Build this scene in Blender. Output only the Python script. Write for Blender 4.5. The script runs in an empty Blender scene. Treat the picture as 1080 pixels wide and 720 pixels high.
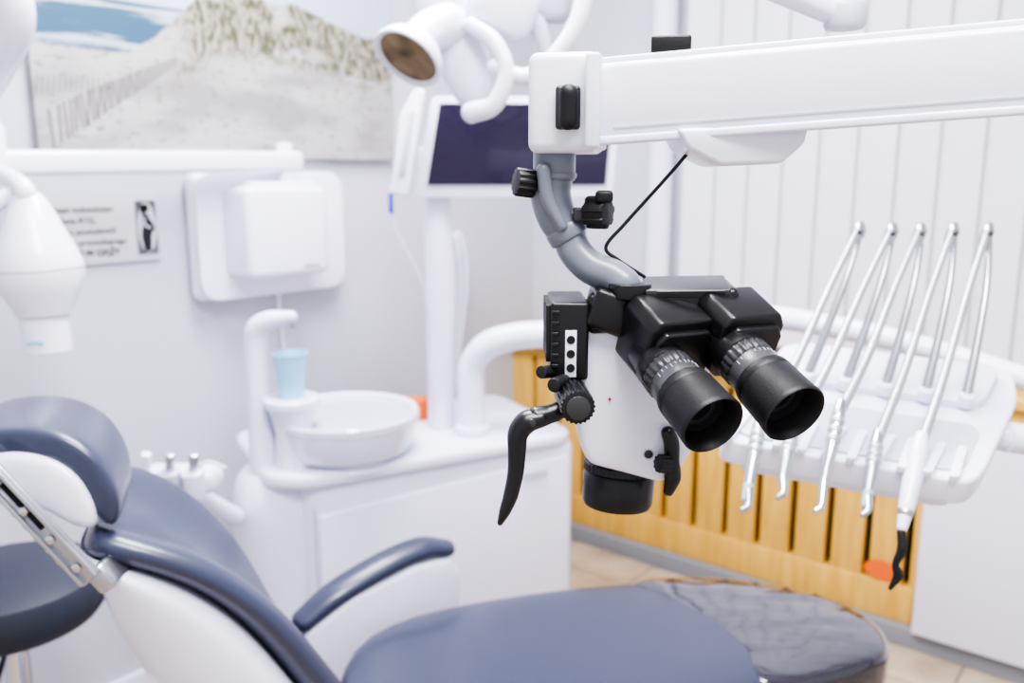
import bpy, bmesh, math, random
from mathutils import Vector, Matrix
random.seed(3)
PI=math.pi
# ---------------------------------------------------------------- materials
def mat(name,col,rough=.5,metal=0,bump=0,bscale=60,coat=0,var=0,spec=.5,trans=0,emit=None,alpha=1,bdist=.002,stretch=None):
    m=bpy.data.materials.new(name);m.use_nodes=True
    nt=m.node_tree;b=nt.nodes['Principled BSDF']
    b.inputs['Roughness'].default_value=rough;b.inputs['Metallic'].default_value=metal
    b.inputs['Coat Weight'].default_value=coat;b.inputs['Specular IOR Level'].default_value=spec
    b.inputs['Transmission Weight'].default_value=trans;b.inputs['Alpha'].default_value=alpha
    tc=nt.nodes.new('ShaderNodeTexCoord');nz=nt.nodes.new('ShaderNodeTexNoise')
    nz.inputs['Scale'].default_value=bscale
    if stretch:
        mp=nt.nodes.new('ShaderNodeMapping');mp.inputs['Scale'].default_value=stretch;mp.inputs['Rotation'].default_value=(0,0,.6)
        nt.links.new(tc.outputs['Object'],mp.inputs[0]);nt.links.new(mp.outputs[0],nz.inputs['Vector']);nz.inputs['Detail'].default_value=1.5
    else: nt.links.new(tc.outputs['Object'],nz.inputs['Vector'])
    rp=nt.nodes.new('ShaderNodeValToRGB')
    v=var if var else .02
    rp.color_ramp.elements[0].color=(*[c*(1-v) for c in col],1);rp.color_ramp.elements[1].color=(*[min(1,c*(1+v)) for c in col],1)
    nt.links.new(nz.outputs['Fac'],rp.inputs['Fac']);nt.links.new(rp.outputs['Color'],b.inputs['Base Color'])
    if bump:
        bp=nt.nodes.new('ShaderNodeBump');bp.inputs['Strength'].default_value=bump;bp.inputs['Distance'].default_value=bdist
        nt.links.new(nz.outputs['Fac'],bp.inputs['Height']);nt.links.new(bp.outputs['Normal'],b.inputs['Normal'])
        if coat: nt.links.new(bp.outputs['Normal'],b.inputs['Coat Normal'])
    if emit:
        b.inputs['Emission Color'].default_value=(*emit[:3],1);b.inputs['Emission Strength'].default_value=emit[3]
    return m
WHITE=mat('white_plastic',(.78,.79,.93),.28,bscale=8,coat=.2)
WHITE2=mat('white_lacquer',(.73,.74,.88),.35,bscale=8)
PORC=mat('porcelain',(.78,.79,.94),.12,coat=.5,bscale=5)
WGREY=mat('light_grey_plastic',(.52,.53,.63),.4)
BLUE=mat('blue_upholstery',(.040,.047,.086),.33,bump=.10,bscale=350,var=.06,coat=.25)
BLACK=mat('black_metal',(.010,.010,.012),.33,bump=.05,bscale=900)
RUBBER=mat('black_rubber',(.011,.011,.013),.5,bump=.1,bscale=500)
DGREY=mat('dark_grey_metal',(.04,.04,.045),.35)
SCALE=mat('diopter_grey',(.10,.10,.11),.35,metal=.4)
AGREY=mat('grey_painted_metal',(.17,.185,.225),.35,bscale=12,coat=.15)
CHROME=mat('chrome',(.62,.63,.66),.18,metal=1)
STEEL=mat('brushed_steel',(.46,.47,.51),.30,metal=.9,bump=.05)
HOSE=mat('silver_hose',(.38,.40,.44),.33,metal=.45,bump=.2,bscale=500)
TEAL=mat('teal_plastic',(.30,.46,.48),.4)
CUPM=mat('blue_cup_plastic',(.34,.64,.84),.35)
ORANGE=mat('orange_plastic',(.80,.16,.03),.45)
LENS=mat('eyepiece_glass',(.008,.009,.012),.04,coat=1)
AMBER=mat('lamp_reflection_tint',(.22,.16,.09),.07,metal=.9,var=.9,bscale=30)  # mottled amber base colour stands in for brown reflections in the dish
RED=mat('red_mark',(.6,.02,.02),.4)
BCAP=mat('blue_tip',(.03,.08,.5),.4)
DARK=mat('dark_cavity',(.01,.01,.012),.9)
STOOL=mat('charcoal_vinyl',(.028,.033,.052),.5,bump=.1,bscale=300)
BLIND=mat('blind_fabric',(.70,.71,.81),.8,bump=.15,bscale=500)
SCREEN=mat('monitor_screen',(.008,.005,.018),.15,var=.8,bscale=3,emit=(.035,.016,.075,.25),coat=.3)
COVERP=mat('plastic_sheet',(.034,.033,.048),.08,coat=1,var=.3,bscale=5,bump=.6,bdist=.014,stretch=(1,3.0,1))
BASEM=mat('baseboard_grey',(.25,.26,.29),.5)
SIGNW=mat('sign_plate',(.55,.55,.60),.4)
INK=mat('ink_black',(.01,.01,.012),.6)
INKG=mat('ink_grey',(.10,.10,.12),.6)
FENCE=mat('poster_fence_ink',(.19,.18,.18),.7)
def wallmat(name,col):
    return mat(name,col,.75,bump=.25,bscale=120,var=.02)
WALL=wallmat('wall_paint',(.53,.54,.62))
CEIL=wallmat('ceiling_paint',(.85,.85,.87))
def woodmat():
    m=bpy.data.materials.new('yellow_wood');m.use_nodes=True;nt=m.node_tree;b=nt.nodes['Principled BSDF'];b.inputs['Roughness'].default_value=.4
    tc=nt.nodes.new('ShaderNodeTexCoord');mp=nt.nodes.new('ShaderNodeMapping');mp.inputs['Scale'].default_value=(14,14,1.5)
    nz=nt.nodes.new('ShaderNodeTexNoise');nz.inputs['Scale'].default_value=3;nz.inputs['Detail'].default_value=6
    rp=nt.nodes.new('ShaderNodeValToRGB');rp.color_ramp.elements[0].position=.3;rp.color_ramp.elements[0].color=(.64,.36,.065,1);rp.color_ramp.elements[1].position=.7;rp.color_ramp.elements[1].color=(.78,.50,.125,1)
    L=nt.links.new;L(tc.outputs['Object'],mp.inputs[0]);L(mp.outputs[0],nz.inputs['Vector']);L(nz.outputs['Fac'],rp.inputs[0]);L(rp.outputs[0],b.inputs['Base Color'])
    return m
WOOD=woodmat()
def tilemat():
    m=bpy.data.materials.new('beige_tiles');m.use_nodes=True;nt=m.node_tree;b=nt.nodes['Principled BSDF'];b.inputs['Roughness'].default_value=.3
    tc=nt.nodes.new('ShaderNodeTexCoord');br=nt.nodes.new('ShaderNodeTexBrick');br.offset=0
    br.inputs['Scale'].default_value=1;br.inputs['Brick Width'].default_value=.33;br.inputs['Row Height'].default_value=.33;br.inputs['Mortar Size'].default_value=.004
    br.inputs['Mortar'].default_value=(.24,.19,.15,1)
    nz=nt.nodes.new('ShaderNodeTexNoise');nz.inputs['Scale'].default_value=7;nz.inputs['Detail'].default_value=5
    rp=nt.nodes.new('ShaderNodeValToRGB');rp.color_ramp.elements[0].position=.3;rp.color_ramp.elements[0].color=(.37,.28,.20,1);rp.color_ramp.elements[1].position=.7;rp.color_ramp.elements[1].color=(.57,.47,.36,1)
    L=nt.links.new;L(tc.outputs['Object'],br.inputs['Vector']);L(tc.outputs['Object'],nz.inputs['Vector']);L(nz.outputs['Fac'],rp.inputs[0])
    L(rp.outputs[0],br.inputs['Color1']);L(rp.outputs[0],br.inputs['Color2']);L(br.outputs['Color'],b.inputs['Base Color'])
    return m
TILE=tilemat()
def postermat():
    m=bpy.data.materials.new('beach_poster_print');m.use_nodes=True;nt=m.node_tree;b=nt.nodes['Principled BSDF'];b.inputs['Roughness'].default_value=.55
    L=nt.links.new;N=nt.nodes.new
    tc=N('ShaderNodeTexCoord');sx=N('ShaderNodeSeparateXYZ');L(tc.outputs['Object'],sx.inputs[0]);X=sx.outputs[0];Z=sx.outputs[2]
    def noise(scale,sc=(1,1,1),det=6):
        mp=N('ShaderNodeMapping');mp.inputs['Scale'].default_value=sc;L(tc.outputs['Object'],mp.inputs[0])
        n=N('ShaderNodeTexNoise');n.inputs['Scale'].default_value=scale;n.inputs['Detail'].default_value=det;L(mp.outputs[0],n.inputs['Vector']);return n.outputs['Fac']
    def M(op,a,b_=0,c_=None):
        n=N('ShaderNodeMath');n.operation=op
        for i,v in enumerate((a,b_)+((c_,) if c_ is not None else ())):
            if isinstance(v,(int,float)): n.inputs[i].default_value=v
            else: L(v,n.inputs[i])
        return n.outputs[0]
    def MR(v,a,b_,c_=0,d=1):
        n=N('ShaderNodeMapRange');n.interpolation_type='SMOOTHSTEP';L(v,n.inputs[0])
        for i,k in enumerate((a,b_,c_,d)): n.inputs[i+1].default_value=k
        return n.outputs[0]
    def mix(f,a,b_):
        n=N('ShaderNodeMix');n.data_type='RGBA';L(f,n.inputs[0])
        for i,v in ((6,a),(7,b_)):
            if isinstance(v,tuple): n.inputs[i].default_value=(*v,1)
            else: L(v,n.inputs[i])
        return n.outputs[2]
    sand=mix(MR(noise(4,(1,1,2.6),2),.36,.62),(.27,.262,.262),(.41,.40,.40))
    sand=mix(MR(noise(40,(1,1,2.2),4),.56,.68),sand,(.22,.21,.20))
    wave=M('ADD',M('MULTIPLY',Z,10),M('MULTIPLY',noise(9,(.3,1,2.5)),1.3))
    wv=M('PINGPONG',wave,.35)
    sea=mix(MR(wv,.19,.30),(.035,.10,.17),(.38,.43,.50))
    sky=mix(noise(3),(.36,.43,.54),(.48,.53,.62))
    bg=mix(MR(Z,.345,.355),sea,sky)
    crest=M('ADD',M('ADD',MR(X,.20,.48,.215,.385),M('MULTIPLY',noise(14),.04)),MR(X,.65,1.0,0,-.05))
    grass=mix(MR(noise(85,(1,1,.4)),.42,.60),(.085,.080,.042),(.33,.31,.26))
    gm=M('MULTIPLY',MR(M('SUBTRACT',Z,M('SUBTRACT',crest,.15)),-.03,.03),MR(M('ADD',X,M('MULTIPLY',noise(12),.2)),.40,.52))
    gm=M('MULTIPLY',gm,MR(noise(10,(1,1,1.6)),.34,.46))
    land=mix(gm,sand,grass)
    fin=mix(MR(M('SUBTRACT',Z,crest),-.004,.004),land,bg)
    L(fin,b.inputs['Base Color']);return m
POSTER=postermat()
# ---------------------------------------------------------------- helpers
GROUPS={}
def grp(name):
    e=bpy.data.objects.new(name,None);e.empty_display_size=.05;bpy.context.collection.objects.link(e);GROUPS[e]=[];return e
def finish(name,bm,m,par,smooth=True,M=None,subs=0,ang=38):
    bmesh.ops.recalc_face_normals(bm,faces=bm.faces)
    me=bpy.data.meshes.new(name);bm.to_mesh(me);bm.free()
    if smooth:
        for p in me.polygons:p.use_smooth=True
        if not subs: me.set_sharp_from_angle(angle=math.radians(ang))
    me.materials.append(m)
    o=bpy.data.objects.new(name,me);bpy.context.collection.objects.link(o)
    if M is not None:o.matrix_basis=M
    if subs:
        s=o.modifiers.new('s','SUBSURF');s.levels=subs;s.render_levels=subs
    if par is not None:o.parent=par;GROUPS[par].append(o)
    return o
def bev(bm,w,seg=3,ang=25):
    if w<=0:return
    es=[e for e in bm.edges if len(e.link_faces)==2 and e.calc_face_angle(0)>math.radians(ang)]
    bmesh.ops.bevel(bm,geom=es,offset=w,segments=seg,profile=.5,affect='EDGES',clamp_overlap=True)
def box(name,c,s,m,par,b=.003,rot=(0,0,0),M=None,seg=3):
    bm=bmesh.new();bmesh.ops.create_cube(bm,size=1)
    bmesh.ops.scale(bm,vec=s,verts=bm.verts);bev(bm,b,seg)
    from mathutils import Euler
    bmesh.ops.transform(bm,matrix=Matrix.Translation(c)@Euler(rot).to_matrix().to_4x4(),verts=bm.verts)
    return finish(name,bm,m,par,M=M)
def basis(d,up=Vector((0,0,1))):
    d=Vector(d).normalized()
    if abs(d.dot(up))>.98: up=Vector((0,1,0))
    x=up.cross(d).normalized();y=d.cross(x).normalized()
    return x,y,d
def obox(name,p0,p1,w,h,m,par,b=.003,up=(0,0,1)):
    p0=Vector(p0);p1=Vector(p1);x,y,d=basis(p1-p0,Vector(up));L=(p1-p0).length
    bm=bmesh.new();bmesh.ops.create_cube(bm,size=1);bmesh.ops.scale(bm,vec=(w,h,L),verts=bm.verts);bev(bm,b)
    R=Matrix((x,y,d)).transposed().to_4x4()
    bmesh.ops.transform(bm,matrix=Matrix.Translation((p0+p1)/2)@R,verts=bm.verts)
    return finish(name,bm,m,par)
def lathe(name,p0,ax,prof,m,par,seg=40,teeth=0,td=0,M=None,sq=(1,1)):
    p0=Vector(p0);x,y,d=basis(ax);bm=bmesh.new();rings=[]
    for r,h in prof:
        if r<=1e-6: rings.append([bm.verts.new(p0+d*h)]);continue
        ring=[]
        for k in range(seg):
            a=2*PI*k/seg;rr=r
            if teeth and (k*teeth*2//seg)%2: rr=r-td
            ring.append(bm.verts.new(p0+d*h+x*math.cos(a)*rr*sq[0]+y*math.sin(a)*rr*sq[1]))
        rings.append(ring)
    for A,B in zip(rings,rings[1:]):
        for k in range(seg):
            k2=(k+1)%seg
            if len(A)==1 and len(B)==1:break
            if len(A)==1: bm.faces.new((A[0],B[k],B[k2]))
            elif len(B)==1: bm.faces.new((A[k],A[k2],B[0]))
            else: bm.faces.new((A[k],A[k2],B[k2],B[k]))
    if len(rings[0])>1:bm.faces.new(rings[0][::-1])
    if len(rings[-1])>1:bm.faces.new(rings[-1])
    return finish(name,bm,m,par,M=M)
def cyl(name,p0,p1,r,m,par,r1=None,b=.001,seg=36,teeth=0,td=0):
    p0=Vector(p0);p1=Vector(p1);L=(p1-p0).length;r1=r if r1 is None else r1;b=min(b,L/3,r/2)
    return lathe(name,p0,p1-p0,[(r-b,0),(r-b*.3,b*.3),(r,b),(r1,L-b),(r1-b*.3,L-b*.3),(r1-b,L)],m,par,seg,teeth,td)
def crom(P,n):
    P=[Vector(p) for p in P];Q=[P[0]*2-P[1]]+P+[P[-1]*2-P[-2]];out=[]
    for i in range(1,len(Q)-2):
        for k in range(n):
            t=k/n;a,b,c,d=Q[i-1],Q[i],Q[i+1],Q[i+2]
            out.append(.5*((2*b)+(c-a)*t+(2*a-5*b+4*c-d)*t*t+(3*b-a-3*c+d)*t**3))
    out.append(P[-1]);return out
def sweep(name,pts,r,m,par,n=8,seg=16,sq=(1,1),up=(0,0,1),cap=True,lin=False):
    if not isinstance(r,(list,tuple)): r=[r]*len(pts)
    if lin: n=1
    C=crom(pts,n);R=[]
    for i in range(len(r)-1):
        for k in range(n):R.append(r[i]+(r[i+1]-r[i])*k/n)
    R.append(r[-1]);bm=bmesh.new();rings=[]
    d0=(C[1]-C[0]).normalized();x,y,_=basis(d0,Vector(up))
    frames=[]
    for i,p in enumerate(C):
        d=(C[min(i+1,len(C)-1)]-C[max(i-1,0)]).normalized()
        x=(x-d*x.dot(d)).normalized();y=d.cross(x);frames.append((p,x.copy(),y.copy(),d,R[i]))
    def ring(p,x,y,rr):
        return [bm.verts.new(p+x*math.cos(2*PI*k/seg)*rr*sq[0]+y*math.sin(2*PI*k/seg)*rr*sq[1]) for k in range(seg)]
    seq=[]
    if cap:
        p,x,y,d,rr=frames[0]
        for a in (75,50,25): seq.append((p-d*rr*math.sin(math.radians(a))*.9*min(sq),x,y,rr*math.cos(math.radians(a))))
    for p,x,y,d,rr in frames: seq.append((p,x,y,rr))
    if cap:
        p,x,y,d,rr=frames[-1]
        for a in (25,50,75): seq.append((p+d*rr*math.sin(math.radians(a))*.9*min(sq),x,y,rr*math.cos(math.radians(a))))
    rings=[ring(*s) for s in seq]
    for A,B in zip(rings,rings[1:]):
        for k in range(seg):
            bm.faces.new((A[k],A[(k+1)%seg],B[(k+1)%seg],B[k]))
    bm.faces.new(rings[0][::-1]);bm.faces.new(rings[-1])
    return finish(name,bm,m,par,ang=50)
def prism(name,pts,dv,m,par,b=.004,seg=3,M=None):
    bm=bmesh.new();vs=[bm.verts.new(Vector(p)) for p in pts];f=bm.faces.new(vs)
    r=bmesh.ops.extrude_face_region(bm,geom=[f])
    bmesh.ops.translate(bm,vec=Vector(dv),verts=[g for g in r['geom'] if isinstance(g,bmesh.types.BMVert)])
    bev(bm,b,seg);return finish(name,bm,m,par,M=M)
def loft(name,rings,m,par,subs=2,cap=True):
    bm=bmesh.new();RR=[[bm.verts.new(Vector(p)) for p in r] for r in rings];n=len(RR[0])
    for A,B in zip(RR,RR[1:]):
        for k in range(n):bm.faces.new((A[k],A[(k+1)%n],B[(k+1)%n],B[k]))
    if cap:bm.faces.new(RR[0][::-1]);bm.faces.new(RR[-1])
    return finish(name,bm,m,par,subs=subs)
def roundpoly(pts,r,n=5):
    out=[];N=len(pts);P=[Vector(p) for p in pts]
    for i in range(N):
        a,b,c=P[i-1],P[i],P[(i+1)%N];rr=min(r,(a-b).length*.45,(c-b).length*.45)
        s=b+(a-b).normalized()*rr;e=b+(c-b).normalized()*rr
        for k in range(n+1):
            t=k/n;out.append((1-t)**2*s+2*t*(1-t)*b+t*t*e)
    return out
def text(name,body,loc,size,M,m,par,align='LEFT',bold=0):
    cu=bpy.data.curves.new(name,'FONT');cu.body=body;cu.size=size;cu.align_x=align;cu.offset=bold;cu.extrude=.0002
    cu.materials.append(m);o=bpy.data.objects.new(name,cu);bpy.context.collection.objects.link(o)
    o.matrix_basis=M@Matrix.Translation(loc)@Matrix.Rotation(PI/2,4,'X');o.parent=par;GROUPS[par].append(o);return o
V=Vector
# room frame
C0=V((.08,3.33,0));DR=V((.776,-.631,0)).normalized();DL=V((-.631,-.776,0)).normalized()
ANG_R=math.atan2(DR.y,DR.x);ANG_L=math.atan2(-DL.y,-DL.x)
def WL(t,z,off=0):return C0+DL*t+DR*off+V((0,0,z))
def WR(r,z,off=0):return C0+DR*r+DL*off+V((0,0,z))
def ML(t,z,off=0):return Matrix.Translation(WL(t,z,off))@Matrix.Rotation(ANG_L,4,'Z')   # local +x = towards corner, +y into wall
def MRr(r,z,off=0):return Matrix.Translation(WR(r,z,off))@Matrix.Rotation(ANG_R,4,'Z')  # local +x = away from corner, +y into wall
# ---------------------------------------------------------------- room shell
box('floor',(2.1,-2.2,-.05),(4.4,4.6,.1),TILE,None,0,M=MRr(0,0))
box('ceiling',(2.1,-2.2,2.65),(4.4,4.6,.1),CEIL,None,0,M=MRr(0,0))
box('wall_left',(-2.2,.05,1.3),(4.4,.1,2.6),WALL,None,0,M=ML(0,0))
box('wall_right',(2.05,.05,1.3),(4.3,.1,2.6),WALL,None,0,M=MRr(0,0))
box('baseboard_right',(2.1,-.075,.03),(4.2,.15,.06),BASEM,None,.002,M=MRr(0,0))
box('baseboard_left',(-2.2,-.008,.04),(4.2,.015,.08),WHITE2,None,.002,M=ML(0,0))
# window with blinds
g=grp('vertical_blinds')
box('headrail',(2.02,-.06,2.42),(2.7,.05,.05),WHITE,g,.004,M=MRr(0,0))
for i in range(24):
    r=.72+i*.11
    box('slat_%d'%i,(0,0,0),(.120,.0015,1.58),BLIND,g,0,rot=(0,0,math.radians(-7)),M=MRr(r,1.61,.05))
g=grp('window_sill')
box('sill',(2.1,-.09,.775),(4.2,.2,.03),WOOD,g,.004,M=MRr(0,0))
g=grp('heating_pipe_casing')
lathe('casing',WR(.585,0,.055),(0,0,1),[(.042,.792),(.042,2.6)],WHITE2,g,32)
lathe('collar',WR(.585,0,.055),(0,0,1),[(.05,.791),(.05,.81),(.043,.812)],WHITE2,g,32)
# wooden radiator cover
g=grp('radiator_cover')
box('backing',(.76,-.055,.41),(1.5,.02,.68),DARK,g,0,M=MRr(0,0))
box('rail_top',(.75,-.10,.72),(1.5,.05,.08),WOOD,g,.003,M=MRr(0,0))
box('rail_bottom',(.75,-.10,.115),(1.5,.05,.11),WOOD,g,.003,M=MRr(0,0))
r=.0
while r<1.49:
    box('board',(r+.046,-.10,.42),(.094,.04,.66),WOOD,g,.004,M=MRr(0,0));r+=.114
g=grp('white_wall_cabinet')
box('carcass',(2.5,-.09,.355),(1.98,.16,.59),WHITE2,g,.004,M=MRr(0,0))
box('door_gap',(2.3,-.171,.355),(.004,.004,.57),WGREY,g,0,M=MRr(0,0))
box('wood_top_band',(2.5,-.09,.705),(1.98,.16,.105),WOOD,g,.003,M=MRr(0,0))
g=grp('round_orange_sticker')
lathe('disc',WR(1.405,.205,.1235),DL,[(.050,0),(.050,.002)],ORANGE,g,32,sq=(1,.6))
# poster
g=grp('beach_poster')
MP=ML(1.80,1.397,.002)
box('print',(.5285,-.012,.36),(1.057,.02,.72),POSTER,g,0,M=MP)
for i in range(40):
    k=i/39;kk=k**.75
    x=.03+.31*kk;z=.012+.205*kk;h=.064*(1-k)+.020
    box('fence_post_%d'%i,(x,-.0225,z+h/2),(.0052*(1-k)+.0022,.001,h),FENCE,g,0,rot=(0,random.uniform(-.12,.12),0),M=MP)
for i in range(14):
    k=i/13
    box('far_fence_post_%d'%i,(.008+.16*k,-.0225,.150+.01*k),(.0025,.001,.04-.012*k),FENCE,g,0,rot=(0,.15,0),M=MP)
# sign
g=grp('pregnancy_xray_warning_sign')
MS=ML(1.80,1.145,.003)
box('plate',(.135,-.004,.076),(.272,.006,.153),SIGNW,g,.001,M=MS)
for i,(s,sz,b) in enumerate((('Przed wykonaniem',.019,0),('badania RTG,',.019,0),('należy powiadomić',.019,0),('lekarza prowadzącego',.019,0),('OSOBIE W CIĄŻY',.0195,.0006))):
    text('line_%d'%i,s,(.012,-.0085,.122-.0255*i),sz,MS,INK,g,bold=b)
box('pictogram_panel',(.238,-.0078,.08),(.052,.001,.13),INKG,g,0,M=MS)
def disc(name,x,z,rx,rz,m,off=-.0088):
    pts=[(x+rx*math.cos(a*PI/12),off,z+rz*math.sin(a*PI/12)) for a in range(24)]
    prism(name,pts,(0,-.0006,0),m,g,0,M=MS)
disc('figure_ground',.238,.08,.024,.062,SIGNW)
disc('figure_head',.236,.127,.009,.010,INK,-.0096)
disc('figure_hair',.229,.124,.006,.012,INK,-.0096)
prism('figure_body',[(q[0],-.0096,q[1]) for q in [(.228,.113),(.240,.114),(.246,.100),(.256,.086),(.257,.074),(.248,.064),(.245,.022),(.228,.022),(.222,.06),(.227,.085)]],(0,-.0006,0),INK,g,.0,M=MS)
prism('figure_arm',[(q[0],-.0104,q[1]) for q in [(.230,.105),(.234,.105),(.234,.088),(.248,.080),(.247,.076),(.229,.084)]],(0,-.0006,0),SIGNW,g,.0,M=MS)
# wall x-ray unit
g=grp('wall_mounted_xray_unit')
MX=ML(1.225,1.195,0)
box('back_plate',(0,-.03,0),(.47,.055,.33),WHITE,g,.025,M=MX,seg=5)
pl=roundpoly([(-.235,-.058,-.165),(.235,-.058,-.165),(.235,-.058,.165),(-.235,-.058,.165)],.06)
prism('plate_lip',pl,(0,-.012,0),WHITE,g,.005,M=MX)
box('control_box',(-.035,-.12,.012),(.255,.12,.235),WHITE,g,.022,M=MX,seg=5)
box('box_top_step',(-.035,-.115,.13),(.20,.10,.02),WHITE,g,.008,M=MX)
text('label','dentaline',(.0,-.1812,-.085),.014,MX,INKG,g)
cyl('arm_pivot',WL(1.225,1.33,.12),WL(1.225,1.435,.12),.022,WHITE,g,b=.005)
obox('horizontal_arm',WL(1.18,1.388,.12),WL(1.95,1.374,.15),.05,.052,WHITE,g,.012)
P=WL(1.95,1.375,.15)
cyl('elbow',(P.x,P.y,1.33),(P.x,P.y,1.45),.034,WHITE,g,b=.01)
sweep('vertical_arm',[(P.x,P.y,1.43),(P.x+.0,P.y,1.50),(-.885,1.60,1.62),(-.91,1.6,1.75),(-.93,1.62,2.0)],[.032,.030,.034,.036,.036],WHITE,g,sq=(1,.8))
sweep('drop_link',[(P.x,P.y,1.36),(-.88,1.55,1.335),(-.868,1.55,1.30)],[.02,.017,.02],WHITE,g)
lathe('tube_head',(-.868,1.55,1.316),(.04,0,-1),[(.012,-.008),(.024,0),(.036,.022),(.048,.05),(.063,.085),(.076,.12),(.077,.145),(.066,.175),(.054,.200),(.048,.215),(.0,.215)],WHITE,g,48)
lathe('collimator',(-.862,1.55,1.112),(.03,0,-1),[(.041,0),(.042,.01),(.041,.08),(.036,.083),(.034,.06),(0,.06)],WHITE,g,40)
lathe('head_seam',(-.8625,1.55,1.186),(.04,0,-1),[(.0772,0),(.0776,.001),(.0776,.0022),(.0772,.003)],WGREY,g,48)
box('collimator_mark',(-.858,1.508,1.055),(.03,.003,.008),CUPM,g,.001)
sweep('head_yoke',[(-.945,1.53,1.18),(-.96,1.53,1.23),(-.93,1.53,1.29),(-.89,1.55,1.32)],[.016,.018,.018,.014],WHITE,g)
sweep('power_cable',[WL(1.22,1.10,.06),WL(1.21,1.0,.04),WL(1.19,.9,.02),WL(1.18,.7,.02)],.005,WHITE2,g)
# white cables near pole
g=grp('wall_socket_cables')
for k in range(3):
    sweep('cable_%d'%k,[WL(.50+.03*k,1.12,.01),WL(.47+.03*k,1.15,.05),WL(.45+.03*k,1.0,.06),WL(.47+.02*k,.8,.05),WL(.50,.55,.03)],.007,WHITE2,g)
box('socket',(0,-.006,0),(.16,.012,.085),WHITE,g,.004,M=ML(.50,1.10,0))
# ---------------------------------------------------------------- dental unit with spittoon
g=grp('spittoon_unit')
FL=V((-.46,1.79,0));FR=V((.172,2.133,0))
UD=(FR-FL).normalized();UN=V((-UD.y,UD.x,0))
pl=roundpoly([FL,FR,FR+UN*.46,FL+UN*.46],.05)
prism('body',[p+V((0,0,.02)) for p in pl],(0,0,.66),WHITE,g,.03,4)
pl=roundpoly([FL-UD*.075+UN*.04,FL-UD*.0-UN*.018,FR-UD*.01-UN*.012,FR-UD*.01+UN*.44,FL-UD*.075+UN*.42],.07)
prism('top_deck',[p+V((0,0,.668)) for p in pl],(0,0,.036),WHITE,g,.014,4)
prism('front_panel',[FL+UD*.03-UN*.006+V((0,0,.05)),FR-UD*.03-UN*.006+V((0,0,.05)),FR-UD*.03-UN*.006+V((0,0,.64)),FL+UD*.03-UN*.006+V((0,0,.60))],UN*.01,WHITE,g,.004)
prism('panel_seam',[FL-UN*.004+UD*.018+V((0,0,.05)),FL-UN*.004+UD*.024+V((0,0,.05)),FL-UN*.004+UD*.024+V((0,0,.62)),FL-UN*.004+UD*.018+V((0,0,.62))],UN*.003,WGREY,g,0)
loft('left_lobe',[[V((-.535,1.93,0))+V((math.cos(a*PI/6)*r*1.05,math.sin(a*PI/6)*r*1.1,z)) for a in range(12)] for r,z in ((.10,.0),(.115,.02),(.118,.3),(.125,.5),(.128,.60),(.115,.665),(.08,.69))],WHITE,g,2)
lathe('bowl_neck',(-.393,1.95,.69),(0,0,1),[(.135,0),(.125,.01),(.122,.03),(0,.03)],WHITE,g,48)
lathe('bowl',(-.393,1.95,.706),(0,0,1),[(.118,0),(.148,.012),(.163,.04),(.172,.095),(.168,.102),(.157,.099),(.153,.080),(.135,.065),(.10,.045),(.04,.03),(0,.028)],PORC,g,56)
lathe('bowl_rim_line',(-.393,1.95,.785),(0,0,1),[(.1690,0),(.1712,.001),(.1720,.003),(.1700,.004)],WGREY,g,56)
lathe('drain',(-.393,1.95,.735),(0,0,1),[(.018,0),(.018,.004),(0,.004)],CHROME,g)
sweep('cup_filler_column',[(-.565,1.88,.66),(-.575,1.88,.80),(-.575,1.88,.97),(-.567,1.875,1.015),(-.535,1.865,1.035),(-.485,1.855,1.045)],[.038,.028,.026,.026,.022,.013],WHITE,g,sq=(1,1))
cyl('filler_nozzle',(-.485,1.855,1.045),(-.485,1.855,1.02),.006,CHROME,g)
lathe('cup_stand',(-.495,1.86,.70),(0,0,1),[(.045,0),(.040,.08),(.050,.13),(.062,.145),(.062,.158),(.058,.162),(0,.162)],WHITE,g,40)
sweep('support_arch',[(-.100,2.1,.700),(-.104,2.1,.80),(-.100,2.1,.88),(-.06,2.09,.935),(.012,2.09,.957),(.095,2.08,.965),(.165,2.06,.975)],[.034]*6+[.033],WHITE,g,seg=20,cap=False)
cyl('arch_collar',(-.102,2.1,.704),(-.102,2.1,.728),.045,WHITE,g,b=.006)
prism('brand_mark',[FR-UD*.17-UN*.016+V((0,0,.60)),FR-UD*.10-UN*.016+V((0,0,.60)),FR-UD*.10-UN*.016+V((0,0,.615)),FR-UD*.17-UN*.016+V((0,0,.615))],UN*.002,WGREY,g,0)
# chairside assistant holder
sweep('assistant_arm',[(-.62,1.80,.60),(-.64,1.72,.66),(-.65,1.64,.72)],.022,WHITE,g)
box('assistant_holder',(-.65,1.60,.765),(.15,.07,.05),WHITE,g,.018)
for k in range(3):
    x=-.70+.045*k
    lathe('holder_cup_%d'%k,(x,1.56,.74),(0,-.15,1),[(.017,0),(.021,.02),(.021,.055),(.013,.06),(0,.06)],WHITE if k!=1 else WGREY,g,24)
    cyl('suction_tip_%d'%k,(x,1.555,.79),(x+.01,1.54,.835),.009,STEEL if k else WHITE,g)
sweep('saliva_ejector',[(-.61,1.56,.79),(-.585,1.56,.812),(-.55,1.56,.80)],.003,WHITE2,g)
g=grp('drinking_cup')
lathe('cup',(-.495,1.86,.862),(0,0,1),[(.026,0),(.038,.096),(.040,.097),(.040,.101),(.037,.101),(.035,.09),(.025,.004),(0,.004)],CUPM,g,36)
g=grp('orange_box')
box('box',(-.275,2.23,.732),(.15,.06,.055),ORANGE,g,.006,rot=(0,0,.4))
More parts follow.
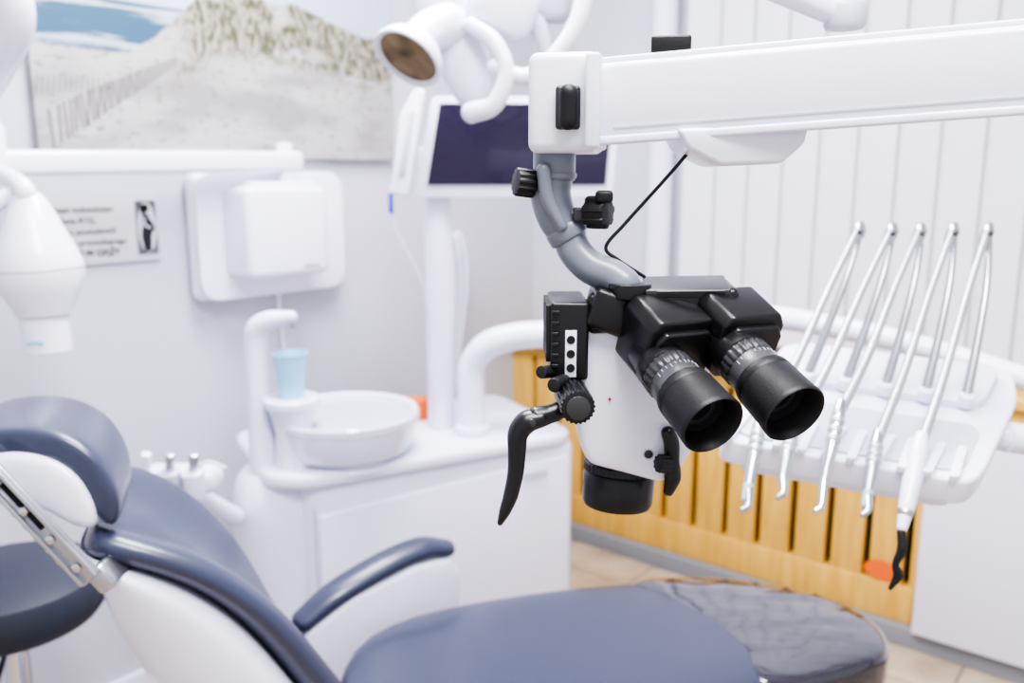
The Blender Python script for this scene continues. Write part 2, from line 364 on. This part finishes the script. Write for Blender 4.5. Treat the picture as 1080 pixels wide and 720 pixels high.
# ---------------------------------------------------------------- monitor
g=grp('computer_monitor')
fr=[(-.236,1.298),(.245,1.298),(.262,1.535),(-.19,1.535)]
prism('housing',roundpoly([V((x,2.10+(.04*(x+.2)),z)) for x,z in fr],.015),(0,.035,0),WHITE,g,.005)
prism('screen_panel',[V((x,2.095+(.04*(x+.2)),z)) for x,z in [(-.205,1.328),(.228,1.328),(.242,1.518),(-.172,1.518)]],(0,.01,0),SCREEN,g,0)
prism('side_handle',roundpoly([V((x,2.05,z)) for x,z in [(-.288,1.305),(-.245,1.30),(-.20,1.545),(-.225,1.55),(-.262,1.49)]],.012),(0,.05,0),WHITE,g,.006)
prism('side_insert',[V((x,2.046,z)) for x,z in [(-.268,1.35),(-.252,1.35),(-.226,1.50),(-.238,1.50)]],(0,.01,0),WGREY,g,.002)
box('mount',(-.185,2.15,1.36),(.09,.05,.12),WHITE,g,.012)
cyl('monitor_pole',(-.185,2.16,.704),(-.185,2.16,1.31),.036,WHITE,g,b=.004)
sweep('touch_pen_cable',[(-.284,2.04,1.33),(-.285,2.04,1.29),(-.275,2.05,1.22),(-.22,2.06,1.10),(-.205,2.10,.95)],.0022,WHITE2,g)
cyl('touch_pen_tip',(-.285,2.035,1.31),(-.285,2.035,1.262),.006,BCAP,g)
# ---------------------------------------------------------------- operatory lamp
g=grp('operatory_lamp')
ax=V((-.42,-.52,-.74)).normalized();lc=V((-.172,1.47,1.540))
lathe('reflector_dish',lc,ax,[(.02,-.045),(.042,-.034),(.056,-.016),(.0610,-.002),(.0600,.003),(.054,.002),(.051,-.003)],WHITE,g,48)
lathe('reflector_glass',lc,ax,[(.0515,-.002),(.045,-.004),(.03,-.008),(.0,-.010)],AMBER,g,40)
sweep('dish_neck',[(-.157,1.49,1.572),(-.14,1.52,1.59),(-.11,1.55,1.605)],[.03,.034,.04],WHITE,g)
loft('lamp_housing',[[V((x,1.57,z))+V((math.cos(a*PI/4)*r,math.sin(a*PI/4)*r*.8,math.cos(a*PI/4)*r*.3)) for a in range(8)] for x,z,r in ((-.13,1.74,.05),(-.125,1.68,.06),(-.11,1.61,.056),(-.09,1.555,.05),(-.065,1.50,.046),(-.045,1.465,.036))],WHITE,g,2)
sweep('lamp_handle',[(-.07,1.50,1.455),(-.03,1.49,1.468),(-.01,1.49,1.52),(-.03,1.50,1.57),(-.07,1.52,1.60)],[.018,.016,.014,.014,.014],WHITE,g)
box('lamp_joint',(-.015,1.55,1.635),(.12,.08,.10),WHITE,g,.035,rot=(0,.35,0),seg=5)
sweep('lamp_arm',[(-.03,1.5,1.53),(.03,1.5,1.515),(.095,1.5,1.575),(.122,1.51,1.65),(.12,1.53,1.75),(.06,1.6,1.9)],[.014,.015,.015,.016,.018,.02],WHITE,g,seg=20)
sweep('lamp_arm_joint',[(.0,1.56,1.62),(.04,1.56,1.61),(.06,1.56,1.56)],[.02,.017,.012],WGREY,g)
box('lamp_head_grey_cap',(.075,1.60,1.66),(.06,.05,.09),WGREY,g,.02)
cyl('ceiling_column',(.06,1.6,1.88),(.06,1.6,2.6),.03,WHITE,g)
# upper arm seen above the beam
g=grp('ceiling_light_arm')
sweep('arm',[(.333,.90,1.506),(.27,.90,1.532),(.20,.90,1.56),(.1,.92,1.60)],[.013,.015,.018,.02],WHITE,g)
cyl('column',(.1,.92,1.585),(.1,.92,2.6),.022,WHITE,g)
lathe('end_cap',(.333,.90,1.506),(0,0,1),[(.018,-.012),(.02,-.008),(.02,.008),(.018,.012)],WGREY,g)
# ---------------------------------------------------------------- dental chair
g=grp('dental_chair')
W_=V((-.326,.945,0))
N=[V(p) for p in [(-.496,.95,.918),(-.3985,.984,.8816),(-.306,1.015,.797),(-.242,1.0377,.681),(-.17,1.065,.55)]]
F=[V(p) for p in [(-.629,1.35,.879),(-.549,1.378,.8187),(-.482,1.4007,.7135),(-.444,1.414,.589),(-.38,1.44,.48)]]
B=[V(p) for p in [(-.515,.955,.895),(-.508,.965,.81),(-.478,.98,.72),(-.40,1.0,.60),(-.30,1.04,.46)]]
rings=[];srings=[]
for i in range(5):
    j0,j1=max(i-1,0),min(i+1,4);t=((N[j1]+F[j1])-(N[j0]+F[j0])).normalized()
    w=(F[i]-N[i]).normalized();n=w.cross(t).normalized()
    if n.z<0:n=-n
    wl=(F[i]-N[i]).length
    q=lambda s,h:N[i]+w*wl*s+n*h
    rings.append([q(0,.0),q(.06,.016),q(.2,.0),q(.5,-.03),q(.8,.0),q(.94,.016),q(1,0),q(.97,-.035),q(.5,-.06),q(.03,-.035)])
    bl=B[i];bf=B[i]+w*wl
    a=q(.0,-.022);b_=q(1,-.022)
    srings.append([a,q(.5,-.05),b_,b_*.5+bf*.5+w*.01,bf-w*.02,bl*.5+bf*.5-n*.02,bl+w*.02,a*.5+bl*.5-w*.012])
def endcap(rg,f=.5):
    c=sum(rg[0],V())/len(rg[0]);c2=sum(rg[-1],V())/len(rg[-1])
    t=(rg[0][0]-rg[1][0]).normalized();t2=(rg[-1][0]-rg[-2][0]).normalized()
    return [[c+(p-c)*.8+t*.02 for p in rg[0]]]+rg+[[c2+(p-c2)*.8+t2*.02 for p in rg[-1]]]
loft('backrest_cushion',endcap(rings),BLUE,g,3)
loft('backrest_shell',endcap(srings),WHITE,g,3)
# headrest
NH=[(-.66,1.045),(-.605,1.058),(-.538,1.055),(-.490,1.024),(-.469,.970),(-.474,.928),(-.492,.925),(-.496,.965),(-.512,1.003),(-.548,1.028),(-.605,1.034),(-.66,1.020)]
rr=[]
for s,k in ((0,.9),(.012,1),(.10,1.02),(.175,1),(.187,.9)):
    cx=sum(p[0] for p in NH)/12;cz=sum(p[1] for p in NH)/12
    rr.append([V((cx+(x-cx)*k,.97,cz+(z-cz)*k))+W_*s for x,z in NH])
loft('headrest_cushion',rr,BLUE,g,2)
SH=[(-.65,1.022),(-.60,1.036),(-.548,1.028),(-.512,1.003),(-.494,.96),(-.494,.925),(-.52,.925),(-.56,.955),(-.61,.975),(-.66,.98)]
rr=[]
for s,k in ((-.012,.8),(.0,.97),(.10,1),(.165,.97)):
    cx=sum(p[0] for p in SH)/10;cz=sum(p[1] for p in SH)/10
    rr.append([V((cx+(x-cx)*k,.97,cz+(z-cz)*k))+W_*s for x,z in SH])
loft('headrest_shell',rr,WHITE,g,2)
q0=V((-.625,.935,1.050));q1=V((-.496,.935,.884));qd=(q1-q0).normalized();qn=V((-qd.z,0,qd.x))
obox('headrest_bar',q0,q1,.028,.006,STEEL,g,.002,up=(0,1,0))
obox('headrest_bar_slot',q0.lerp(q1,.15)+V((0,-.0035,0)),q0.lerp(q1,.62)+V((0,-.0035,0)),.006,.002,DARK,g,.0005,up=(0,1,0))
obox('headrest_bar_ridge',q0+V((0,-.005,0))+qn*.010,q1+V((0,-.005,0))+qn*.010,.005,.008,STEEL,g,.001,up=(0,1,0))
obox('headrest_bar_ridge_b',q0+V((0,-.005,0))-qn*.010,q1+V((0,-.005,0))-qn*.010,.005,.008,STEEL,g,.001,up=(0,1,0))
obox('headrest_bar_rear',q0+V((-.012,.022,-.014)),q1+V((-.012,.022,-.014)),.026,.006,STEEL,g,.002,up=(0,1,0))
for k in range(5):
    p=q0.lerp(q1,.06+k*.21)+V((0,-.003,0))
    cyl('rivet_%d'%k,p,p+V((0,-.006,0)),.0055,CHROME,g)
for k in range(9):
    p=q0.lerp(q1,.1+k*.09)-qn*.015
    box('ratchet_tooth_%d'%k,(p.x,.935,p.z),(.006,.006,.006),STEEL,g,.001,rot=(0,.9,0))
box('bar_socket',(-.490,.965,.878),(.034,.05,.026),STEEL,g,.006,rot=(0,.9,0))
# seat
SP=[(-.30,1.42),(-.11,1.524),(.15,1.595),(.31,1.612),(.458,1.597),(.56,1.565),(.635,1.505),(.670,1.42),(.655,1.345),(.60,1.295),(.474,1.246),(.30,1.17),(.1,1.09),(-.10,1.03),(-.22,1.08),(-.29,1.22)]
cx,cy=.18,1.33
def sring(k,z,zs=0):return [V((cx+(x-cx)*k,cy+(y-cy)*k,z-zs*max(0,x-.3))) for x,y in SP]
loft('seat_cushion',[sring(.93,.462),sring(.985,.468),sring(1.0,.49),sring(1.0,.52),sring(.975,.542),sring(.90,.553),sring(.6,.562),sring(.25,.564)],BLUE,g,2)
loft('seat_shell',[sring(.55,.38),sring(.80,.40),sring(.92,.44),sring(.93,.47)],WHITE,g,2)
EP=[(.215,1.600),(.36,1.614)]+[p for p in SP[4:11]]+[(.40,1.215),(.36,1.30),(.31,1.42),(.26,1.52)]
def ering(k,z):
    ex,ey=.47,1.42
    return [V((ex+(x-ex)*k,ey+(y-ey)*k,z)) for x,y in EP]
loft('foot_plastic_cover',[ering(1.02,.474),ering(1.03,.49),ering(1.03,.52),ering(1.018,.545),ering(.97,.5575),ering(.6,.5645),ering(.2,.5665)],COVERP,g,3)
# far armrest
A0=V((-.382,1.425,.555));A1=V((-.130,1.60,.618))
sweep('armrest_pad',[A0,(-.33,1.465,.588),(-.25,1.525,.616),(-.18,1.575,.628),A1],[.022,.026,.027,.026,.020],BLUE,g,sq=(1.25,.8),seg=24)
wd=(A1-A0);wd.z=0;wd.normalize();wn=V((-wd.y,wd.x,0))
ap=[A0+V((.0,0,-.012)),V((-.30,1.475,.585)),V((-.20,1.55,.610)),A1+V((0,0,-.012)),A1+V((.016,.010,-.05)),A1+V((.010,0,-.26)),V((-.33,1.45,.34)),V((-.40,1.41,.34)),V((-.395,1.41,.48))]
ap=[V((A0.x,A0.y,0))+wd*((p-A0).dot(wd))+V((0,0,p.z)) for p in ap]
prism('armrest_body',[p-wn*.025 for p in ap],wn*.05,WHITE,g,.012)
box('chair_base',(.05,1.34,.2),(.42,.26,.40),WHITE,g,.05)
box('chair_foot_plate',(.05,1.34,.02),(.75,.42,.04),WGREY,g,.015)
box('lower_link',(-.36,1.12,.40),(.2,.2,.18),WHITE,g,.04,rot=(0,.6,.3))
box('motor_housing',(-.62,1.28,.30),(.26,.24,.24),WHITE,g,.05,rot=(0,.2,.3))
cyl('lift_strut',(-.50,1.2,.18),(-.44,1.12,.52),.014,CHROME,g)
obox('lower_beam',(-.70,1.30,.16),(.0,1.34,.12),.14,.10,WHITE,g,.03)
# stool
g=grp('dentist_stool')
sc=V((-.955,1.50,.57))
lathe('seat',sc,(0,0,1),[(.10,-.05),(.155,-.045),(.172,-.02),(.175,.01),(.165,.035),(.13,.05),(0,.056)],STOOL,g,48)
cyl('gas_lift',(sc.x,sc.y,.10),(sc.x,sc.y,.53),.022,CHROME,g)
for k in range(5):
    a=k*2*PI/5+.3;e=sc+V((math.cos(a)*.26,math.sin(a)*.26,0));e.z=.07
    obox('leg_%d'%k,(sc.x,sc.y,.11),e,.035,.022,CHROME,g,.006)
    lathe('caster_%d'%k,(e.x-.012,e.y,.028),(1,0,0),[(.028,0),(.028,.024)],RUBBER,g,24)
cyl('lever',(sc.x+.02,sc.y-.05,.50),(sc.x+.06,sc.y-.17,.47),.006,CHROME,g)
# ---------------------------------------------------------------- instrument delivery tray
g=grp('instrument_delivery_unit')
sweep('support_arm',[(.170,2.058,.976),(.30,2.0,1.0),(.50,1.80,1.055),(.64,1.62,1.06),(.80,1.50,1.03),(.93,1.36,.99),(.93,1.22,.965),(.84,1.17,.965),(.70,1.16,.985)],[.032,.03,.025,.022]+[.02]*5,WHITE,g,seg=20,cap=False)
TL=[V((.270,1.085,1.008)),V((.570,1.005,.975)),V((.600,1.03,.985)),V((.735,1.20,1.03)),V((.772,1.28,1.058)),V((.434,1.33,1.092))]
tn=(TL[1]-TL[0]).cross(TL[5]-TL[0]).normalized()
if tn.z<0:tn=-tn
pl=roundpoly(TL,.03,4)
prism('tray',[p-tn*.038 for p in pl],tn*.038,WHITE,g,.013,4)
prism('tray_underside',[(p-V((.52,1.16,1.02)))*.86+V((.52,1.16,1.02))-tn*.06 for p in pl],tn*.03,WHITE2,g,.01)
def TP(a,b_,h=0):
    f=TL[0].lerp(TL[1],a);k=TL[5].lerp(TL[4],a);return f.lerp(k,b_)+tn*h
pad=roundpoly([TP(.05,.05,.001),TP(.96,.05,.001),TP(.96,.42,.001),TP(.05,.42,.001)],.03)
prism('silicone_mat',pad,tn*.003,WGREY,g,.0012)
prism('rear_ridge',roundpoly([TP(.04,.55,-.004),TP(.93,.55,-.004),TP(.95,.93,-.004),TP(.04,.93,-.004)],.03),tn*.018,WHITE,g,.008)
for k in range(5):
    a=.10+k*.195
    for s in (-1,1):
        prism('cradle_%d'%k,roundpoly([TP(a+s*.05-.018,-.01,.0),TP(a+s*.05+.018,-.01,.0),TP(a+s*.04+.018,.22,.0),TP(a+s*.04-.018,.22,.0)],.006),tn*.009,WHITE,g,.003)
tips=[((.280,.97,.956),(.312,1.04,1.034)),((.322,.97,.972),(.354,1.04,1.028)),((.368,.97,.955),(.412,1.04,1.052)),((.425,.97,.950),(.463,1.04,1.016)),((.470,.97,.915),(.514,1.035,1.0))]
tops=[(.503,1.25,1.272),(.551,1.25,1.270),(.593,1.25,1.270),(.641,1.25,1.270),(.692,1.25,1.270)]
for k,((T,M_),P_) in enumerate(zip(tips,tops)):
    T=V(T);M_=V(M_);P_=V(P_)
    h1=M_.lerp(P_,.35)+V((0,0,-.012));h2=M_.lerp(P_,.7)+V((-.002,0,-.006))
    sweep('hose_%d'%k,[M_,h1,h2,P_,P_+V((.010,.012,.006)),P_+V((.016,.022,-.01))],[.0066,.0058,.0050,.0048,.0046,.004],HOSE,g)
    e=TP(.20+k*.165,.56,.012)
    sweep('spring_rod_%d'%k,[P_+V((.014,.02,.0)),P_.lerp(e,.35)+V((.012,.005,.008)),P_.lerp(e,.7)+V((.006,.0,.004)),e],[.0045,.0050,.0060,.0075],STEEL,g)
    sweep('rod_knuckle_%d'%k,[P_+V((-.004,0,-.014)),P_+V((.004,.006,.006)),P_+V((.014,.02,-.002))],.0070,STEEL,g)
    cyl('knuckle_pin_%d'%k,P_+V((-.003,-.006,-.002)),P_+V((.004,-.009,-.002)),.004,DGREY,g)
    cyl('rod_root_%d'%k,e-tn*.006,e+tn*.012,.011,WHITE,g,b=.003)
    d=(T-M_).normalized()
    m1=[STEEL,STEEL,CHROME,STEEL,WHITE][k]
    if k<4:
        sweep('handpiece_%d'%k,[M_-d*.02,M_,M_.lerp(T,.35),M_.lerp(T,.7),T+V((.004,0,.006)),T+V((-.004,-.004,0))],[.006,.0085,.0085,.006,.0045,.0035],m1,g)
        for j in range(3):
            p=M_.lerp(T,.05+.1*j);sweep('grip_ring_%d_%d'%(k,j),[p,p+d*.003],.0093,HOSE,g)
        if k in (0,3):
            p=M_.lerp(T,.72);sweep('tip_sleeve_%d'%k,[p,p+d*.018],[.0066,.0056],TEAL,g)
    else:
        sweep('handpiece_4',[M_-d*.03,M_-d*.005,M_.lerp(T,.3),M_.lerp(T,.6),M_.lerp(T,.85)],[.008,.0115,.012,.010,.0065],WHITE,g)
        sweep('handpiece_ring',[M_.lerp(T,.66),M_.lerp(T,.69)],.0095,STEEL,g)
        sweep('scaler_tip',[M_.lerp(T,.9),T+V((.004,0,-.01)),T+V((-.002,0,-.03)),T+V((.002,0,-.045)),T+V((-.006,0,-.062))],[.005,.006,.004,.006,.0025],RUBBER,g)
sweep('side_bracket',[(.70,1.17,.985),(.78,1.17,.975),(.85,1.17,.965)],[.022,.02,.02],WHITE,g)
# ---------------------------------------------------------------- microscope
g=grp('dental_microscope')
b0=V((.066,.725,1.4065));b1=V((.378,.662,1.4265));bdv=(b1-b0).normalized();bend=b0+bdv*.95
obox('balance_beam',b0,bend,.050,.060,WHITE,g,.006)
obox('beam_top_rail',b0+V((0,0,.0318)),bend+V((0,0,.0318)),.038,.006,WHITE,g,.002)
side=bdv.cross(V((0,0,1))).normalized()
if side.y>0: side=-side
obox('beam_groove_shade',b0+side*.0252+bdv*.02+V((0,0,-.0205)),bend+side*.0252+V((0,0,-.0205)),.0012,.0014,WGREY,g,0)  # grey strip on the beam face paints the shade of a groove
obox('beam_lower_lip',b0+side*.022+V((0,0,-.030)),bend+side*.022+V((0,0,-.030)),.010,.007,WHITE,g,.002)
cyl('stand_column',(bend.x,bend.y,.03),(bend.x,bend.y,1.5),.04,WHITE,g)
lathe('stand_base',(bend.x,bend.y,0),(0,0,1),[(.26,0),(.27,.02),(.25,.05),(.06,.08),(0,.08)],WGREY,g,40)
ya=math.atan2(bdv.y,bdv.x)
box('end_housing',(.0465,.737,1.4075),(.058,.062,.079),WHITE,g,.008,rot=(0,0,ya),seg=4)
box('housing_edge',(.069,.722,1.4075),(.012,.066,.073),WHITE2,g,.003,rot=(0,0,ya))
sweep('lock_lever',[(.0445,.698,1.392),(.0445,.696,1.414)],.0075,RUBBER,g,sq=(1,1))
box('lever_base',(.0445,.703,1.403),(.02,.006,.034),DGREY,g,.004)
box('top_block',(.127,.712,1.4505),(.031,.03,.014),RUBBER,g,.002,rot=(0,0,ya))
hs=[(.128,1.388),(.231,1.392),(.228,1.376),(.211,1.361),(.163,1.359),(.137,1.372)]
prism('under_shelf',[V((x,.680,z-.002)) for x,z in hs],(0,.075,0),WHITE,g,.004)
# grey arm
cyl('swivel',(.036,.74,1.378),(.036,.74,1.345),.018,AGREY,g,b=.003)
lathe('swivel_ring',(.036,.74,1.352),(0,0,-1),[(.0188,0),(.0192,.002),(.0188,.004)],AGREY,g)
sweep('grey_arm_upper',[(.035,.74,1.352),(.033,.74,1.335),(.038,.738,1.316),(.048,.735,1.300)],[.0175,.0175,.017,.016],AGREY,g,n=10,seg=24)
lathe('arm_collar',(.044,.736,1.307),(.45,-.1,-.75),[(.0170,0),(.0178,.002),(.0178,.010),(.0170,.012)],AGREY,g)
sweep('grey_arm_lower',[(.048,.735,1.300),(.055,.73,1.285),(.068,.724,1.273),(.084,.718,1.267),(.095,.712,1.260)],[.0145,.0145,.0145,.0145,.014],AGREY,g,n=10,seg=24)
sweep('upper_flank',[(.026,.722,1.355),(.030,.722,1.33),(.042,.720,1.308)],[.006,.006,.005],AGREY,g)
cyl('brake_knob_left',(.018,.735,1.343),(.003,.73,1.345),.0120,RUBBER,g,teeth=12,td=.0012,seg=48)
cyl('knob_shaft',(.045,.735,1.318),(.064,.725,1.318),.005,CHROME,g)
cyl('star_knob',(.064,.726,1.320),(.080,.716,1.320),.0140,RUBBER,g,b=.002,teeth=7,td=.0018,seg=84)
box('knob_cap',(.076,.714,1.333),(.014,.014,.010),RUBBER,g,.003)
box('knob_plate',(.058,.722,1.318),(.014,.008,.012),DGREY,g,.002)
sweep('cable',[(.150,.72,1.378),(.147,.72,1.371),(.126,.72,1.346),(.095,.72,1.311),(.079,.72,1.291),(.090,.72,1.280),(.112,.72,1.266)],.0016,RUBBER,g,seg=10)
# body
K=.705/.68
bp=[(.050,1.238),(.045,1.20),(.048,1.165),(.058,1.124),(.065,1.112),(.124,1.096),(.137,1.100),(.152,1.126),(.163,1.17),(.162,1.24)]
bp=[(x*K,1.35-(1.35-z)*K) for x,z in bp]
bm=bmesh.new()
fr_=[bm.verts.new(V((x,.705,z))) for x,z in bp];bk=[bm.verts.new(V((.109+(x-.109)*.95,.785,1.18+(z-1.18)*.97+.004))) for x,z in bp]
bm.faces.new(fr_);bm.faces.new(bk[::-1])
for i in range(len(bp)):
    j=(i+1)%len(bp);bm.faces.new((fr_[i],bk[i],bk[j],fr_[j]))
bmesh.ops.recalc_face_normals(bm,faces=bm.faces);bev(bm,.009,5,15);finish('optics_body',bm,WHITE,g)
cyl('body_screw',(.1177,.7055,1.114),(.1177,.7035,1.114),.0037,DGREY,g,b=.0004)
cyl('body_screw_ring',(.1177,.7053,1.114),(.1177,.7043,1.114),.0048,WGREY,g,b=.0004)
cyl('red_mark',(.0832,.7055,1.163),(.0832,.704,1.163),.0013,RED,g,b=.0002)
# light module left
box('light_module',(.048,.735,1.214),(.032,.075,.066),BLACK,g,.003)
for k in range(9):
    box('fin_%d'%k,(.0315,.704+k*.008,1.220),(.006,.003,.048),BLACK,g,.0005)
for k in range(6):
    box('front_fin_%d'%k,(.0360,.6965,1.239-k*.009),(.006,.003,.003),BLACK,g,.0005)
box('module_label',(.0490,.6968,1.204),(.0095,.001,.040),WHITE,g,.0004)
for k in range(3):
    lathe('label_symbol_%d'%k,(.0490,.6964,1.192+k*.012),(0,-1,0),[(.0036,0),(.0036,.0006),(.0022,.0006),(.0022,.0003)],INK,g,20)
# top of head
box('head_base',(.128,.728,1.240),(.124,.07,.034),BLACK,g,.005,rot=(0,-.06,-.12))
box('head_base_left',(.082,.720,1.238),(.036,.05,.034),BLACK,g,.005,rot=(0,.35,0))
box('head_top_plate',(.146,.715,1.258),(.070,.05,.008),DGREY,g,.002,rot=(.12,-.03,-.12))
box('head_top_rim',(.146,.690,1.2575),(.055,.003,.002),SCALE,g,.0008,rot=(.12,-.03,-.12))
cyl('head_pivot',(.098,.708,1.250),(.098,.708,1.262),.018,BLACK,g)
EY=[((.118,.668,1.202),(.1465,.60,1.1715),(.1275,.688,1.2185),1.20),((.178,.668,1.213),(.2055,.60,1.180),(.1835,.690,1.2245),1.14)]
for k,(A,E,Bc,sc_) in enumerate(EY):
    A=V(A);E=V(E);d=(E-A).normalized();H=.88;s=E-d*.1*H
    x,y,_=basis(d)
    nm=('left','right')[k]
    hp=[(-.026,-.020),(-.019,-.027),(.018,-.027),(.026,-.018),(.026,.014),(.020,.024),(-.020,.024),(-.026,.017)]
    hp=[(a*sc_,b_*sc_) for a,b_ in hp]
    c=V(Bc);o0=c-d*.026
    prism('prism_housing_'+nm,[o0+x*a+y*b_ for a,b_ in hp],d*.046,BLACK,g,.003)
    prism('prism_neck_'+nm,[o0+d*.044+x*a*.84+y*(b_*.82-.003) for a,b_ in hp],d*.008,BLACK,g,.002)
    cyl('prism_screw_'+nm,c+x*.018+y*.016+d*.019,c+x*.018+y*.016+d*.0208,.0022,DGREY,g,b=.0004)
    hh=lambda pr:[(r_*1.03,h_*H) for r_,h_ in pr]
    lathe('tube_base_'+nm,s,d,hh([(.0165,-.014),(.0185,.006),(.0205,.010),(.0205,.022),(.019,.024)]),BLACK,g,48)
    lathe('thumb_ring_'+nm,s,d,hh([(.0195,.022),(.0210,.024),(.0210,.034),(.0195,.036)]),DGREY,g,96,teeth=24,td=.0008)
    lathe('diopter_ring_'+nm,s,d,hh([(.0188,.035),(.0202,.037),(.0207,.047),(.0212,.049),(.0212,.052),(.0195,.053)]),SCALE,g,48)
    for j in range(13):
        a=(20+j*11)*PI/180
        p=s+d*.0385*H+(x*math.cos(a)+y*math.sin(a))*.0211
        obox('scale_tick_%s_%d'%(nm,j),p,p+d*(.0040 if j%3==0 else .0025),.0005,.0006,WGREY,g,0)
    lathe('eyecup_'+nm,s,d,hh([(.0205,.050),(.0225,.053),(.0232,.060),(.0226,.0615),(.0232,.063),(.0236,.085),(.0244,.097),(.0245,.1005),(.0236,.102),(.0223,.100),(.0210,.094),(.0188,.088),(.0175,.080),(.0150,.078)]),RUBBER,g,56)
    lathe('eye_inner_'+nm,s,d,hh([(.0176,.079),(.0172,.084),(.0148,.086),(.0138,.081),(.0135,.076)]),DGREY,g,48)
    lathe('eye_lens_'+nm,s,d,hh([(.0142,.077),(.012,.0785),(.006,.0797),(0,.080)]),LENS,g,40)
cyl('interpupillary_knob',(.207,.715,1.208),(.224,.710,1.207),.020,BLACK,g,b=.003,teeth=20,td=.0008,seg=80)
box('head_bridge',(.154,.70,1.216),(.04,.03,.03),BLACK,g,.004)
# objective
o0=V((.0995,.742,1.116));od=V((-.06,-.06,-1)).normalized()
lathe('objective_mount',o0,od,[(.030,0),(.0325,.006),(.0325,.017),(.030,.018)],BLACK,g,56)
lathe('objective_thread',o0,od,[(.0295,.016),(.0295,.026)],DGREY,g,56)
lathe('objective_knurl',o0,od,[(.031,.020),(.0330,.022),(.0330,.028),(.031,.030)],BLACK,g,120,teeth=40,td=.0007)
lathe('objective_cap',o0,od,[(.0308,.030),(.0325,.033),(.0318,.057),(.0300,.061),(.026,.061),(.025,.05),(0,.05)],BLACK,g,56)
# handle
cyl('focus_knob',(.049,.715,1.169),(.0525,.655,1.169),.0142,BLACK,g,b=.0015,teeth=22,td=.001,seg=88)
cyl('focus_knob_hub',(.0525,.656,1.169),(.0528,.652,1.169),.0098,DGREY,g,b=.001)
sweep('grip_arm',[(.050,.70,1.162),(.040,.682,1.160),(.030,.678,1.157),(.020,.676,1.155)],[.006,.0075,.008,.0095],BLACK,g)
sweep('grip_handle',[(.024,.676,1.155),(.012,.675,1.1515),(.005,.674,1.142),(.004,.673,1.128),(.003,.672,1.110),(-.001,.671,1.090),(-.006,.670,1.076),(-.010,.669,1.066)],[.0098,.0118,.0108,.0095,.0085,.0078,.006,.003],BLACK,g,sq=(1,.8),seg=20)
cyl('grip_bolt',(.016,.668,1.1535),(.016,.664,1.1535),.0035,DGREY,g)
cyl('small_knob_a',(.038,.71,1.186),(.024,.69,1.190),.0055,RUBBER,g)
cyl('small_knob_b',(.050,.71,1.181),(.034,.68,1.181),.006,RUBBER,g)
sweep('lever_right',[(.133,.70,1.135),(.1365,.70,1.125),(.1375,.70,1.110),(.1385,.70,1.095),(.1355,.70,1.082)],[.006,.0068,.0065,.0075,.0045],BLACK,g)
cyl('lever_right_knob',(.134,.696,1.108),(.124,.692,1.110),.0080,RUBBER,g,teeth=10,td=.001,seg=40)
# ---------------------------------------------------------------- finalize : room-align
bpy.context.view_layer.update()
ROT=Matrix.Rotation(-ANG_R,4,'Z')
for e,ch in GROUPS.items():
    mn=V((1e9,)*3);mx=V((-1e9,)*3)
    for o in ch:
        for c in o.bound_box:
            p=o.matrix_basis@V(c)
            for i in range(3): mn[i]=min(mn[i],p[i]);mx[i]=max(mx[i],p[i])
    T=Matrix.Translation(((mn.x+mx.x)/2,(mn.y+mx.y)/2,mn.z))
    for o in ch:o.matrix_parent_inverse=T.inverted()
    e.matrix_basis=ROT@T
for o in bpy.data.objects:
    if o.parent is None and o.type=='MESH': o.matrix_basis=ROT@o.matrix_basis
# camera
cam=bpy.data.cameras.new('camera');co=bpy.data.objects.new('camera',cam);bpy.context.collection.objects.link(co)
cam.lens=30;cam.sensor_width=36;cam.clip_start=.02
co.matrix_basis=ROT@Matrix.Translation((0,0,1.35))@Matrix.Rotation(math.radians(79),4,'X')
cam.dof.use_dof=True;cam.dof.focus_distance=.66;cam.dof.aperture_fstop=5.0
bpy.context.scene.camera=co
# lights
def area(name,loc,size,power,rot=(0,0,0),col=(1,1,1)):
    l=bpy.data.lights.new(name,'AREA');l.shape='RECTANGLE';l.size=size[0];l.size_y=size[1];l.energy=power;l.color=col
    o=bpy.data.objects.new(name,l);bpy.context.collection.objects.link(o)
    o.matrix_basis=ROT@Matrix.Translation(loc)@Matrix.Rotation(ANG_R+rot[2],4,'Z')@Matrix.Rotation(rot[0],4,'X')@Matrix.Rotation(rot[1],4,'Y')
area('ceiling_lamp_panel',(-.1,1.6,2.58),(1.2,.5),80,col=(1,.99,1))
area('ceiling_lamp_panel.001',(.2,.2,2.58),(1.2,.5),62,col=(1,.99,1))
w=bpy.data.worlds.new('w');bpy.context.scene.world=w;w.use_nodes=True
w.node_tree.nodes['Background'].inputs[0].default_value=(.93,.94,1,1);w.node_tree.nodes['Background'].inputs[1].default_value=1.0
try: bpy.context.scene.view_settings.look='AgX - High Contrast'
except Exception as ex: print(ex)
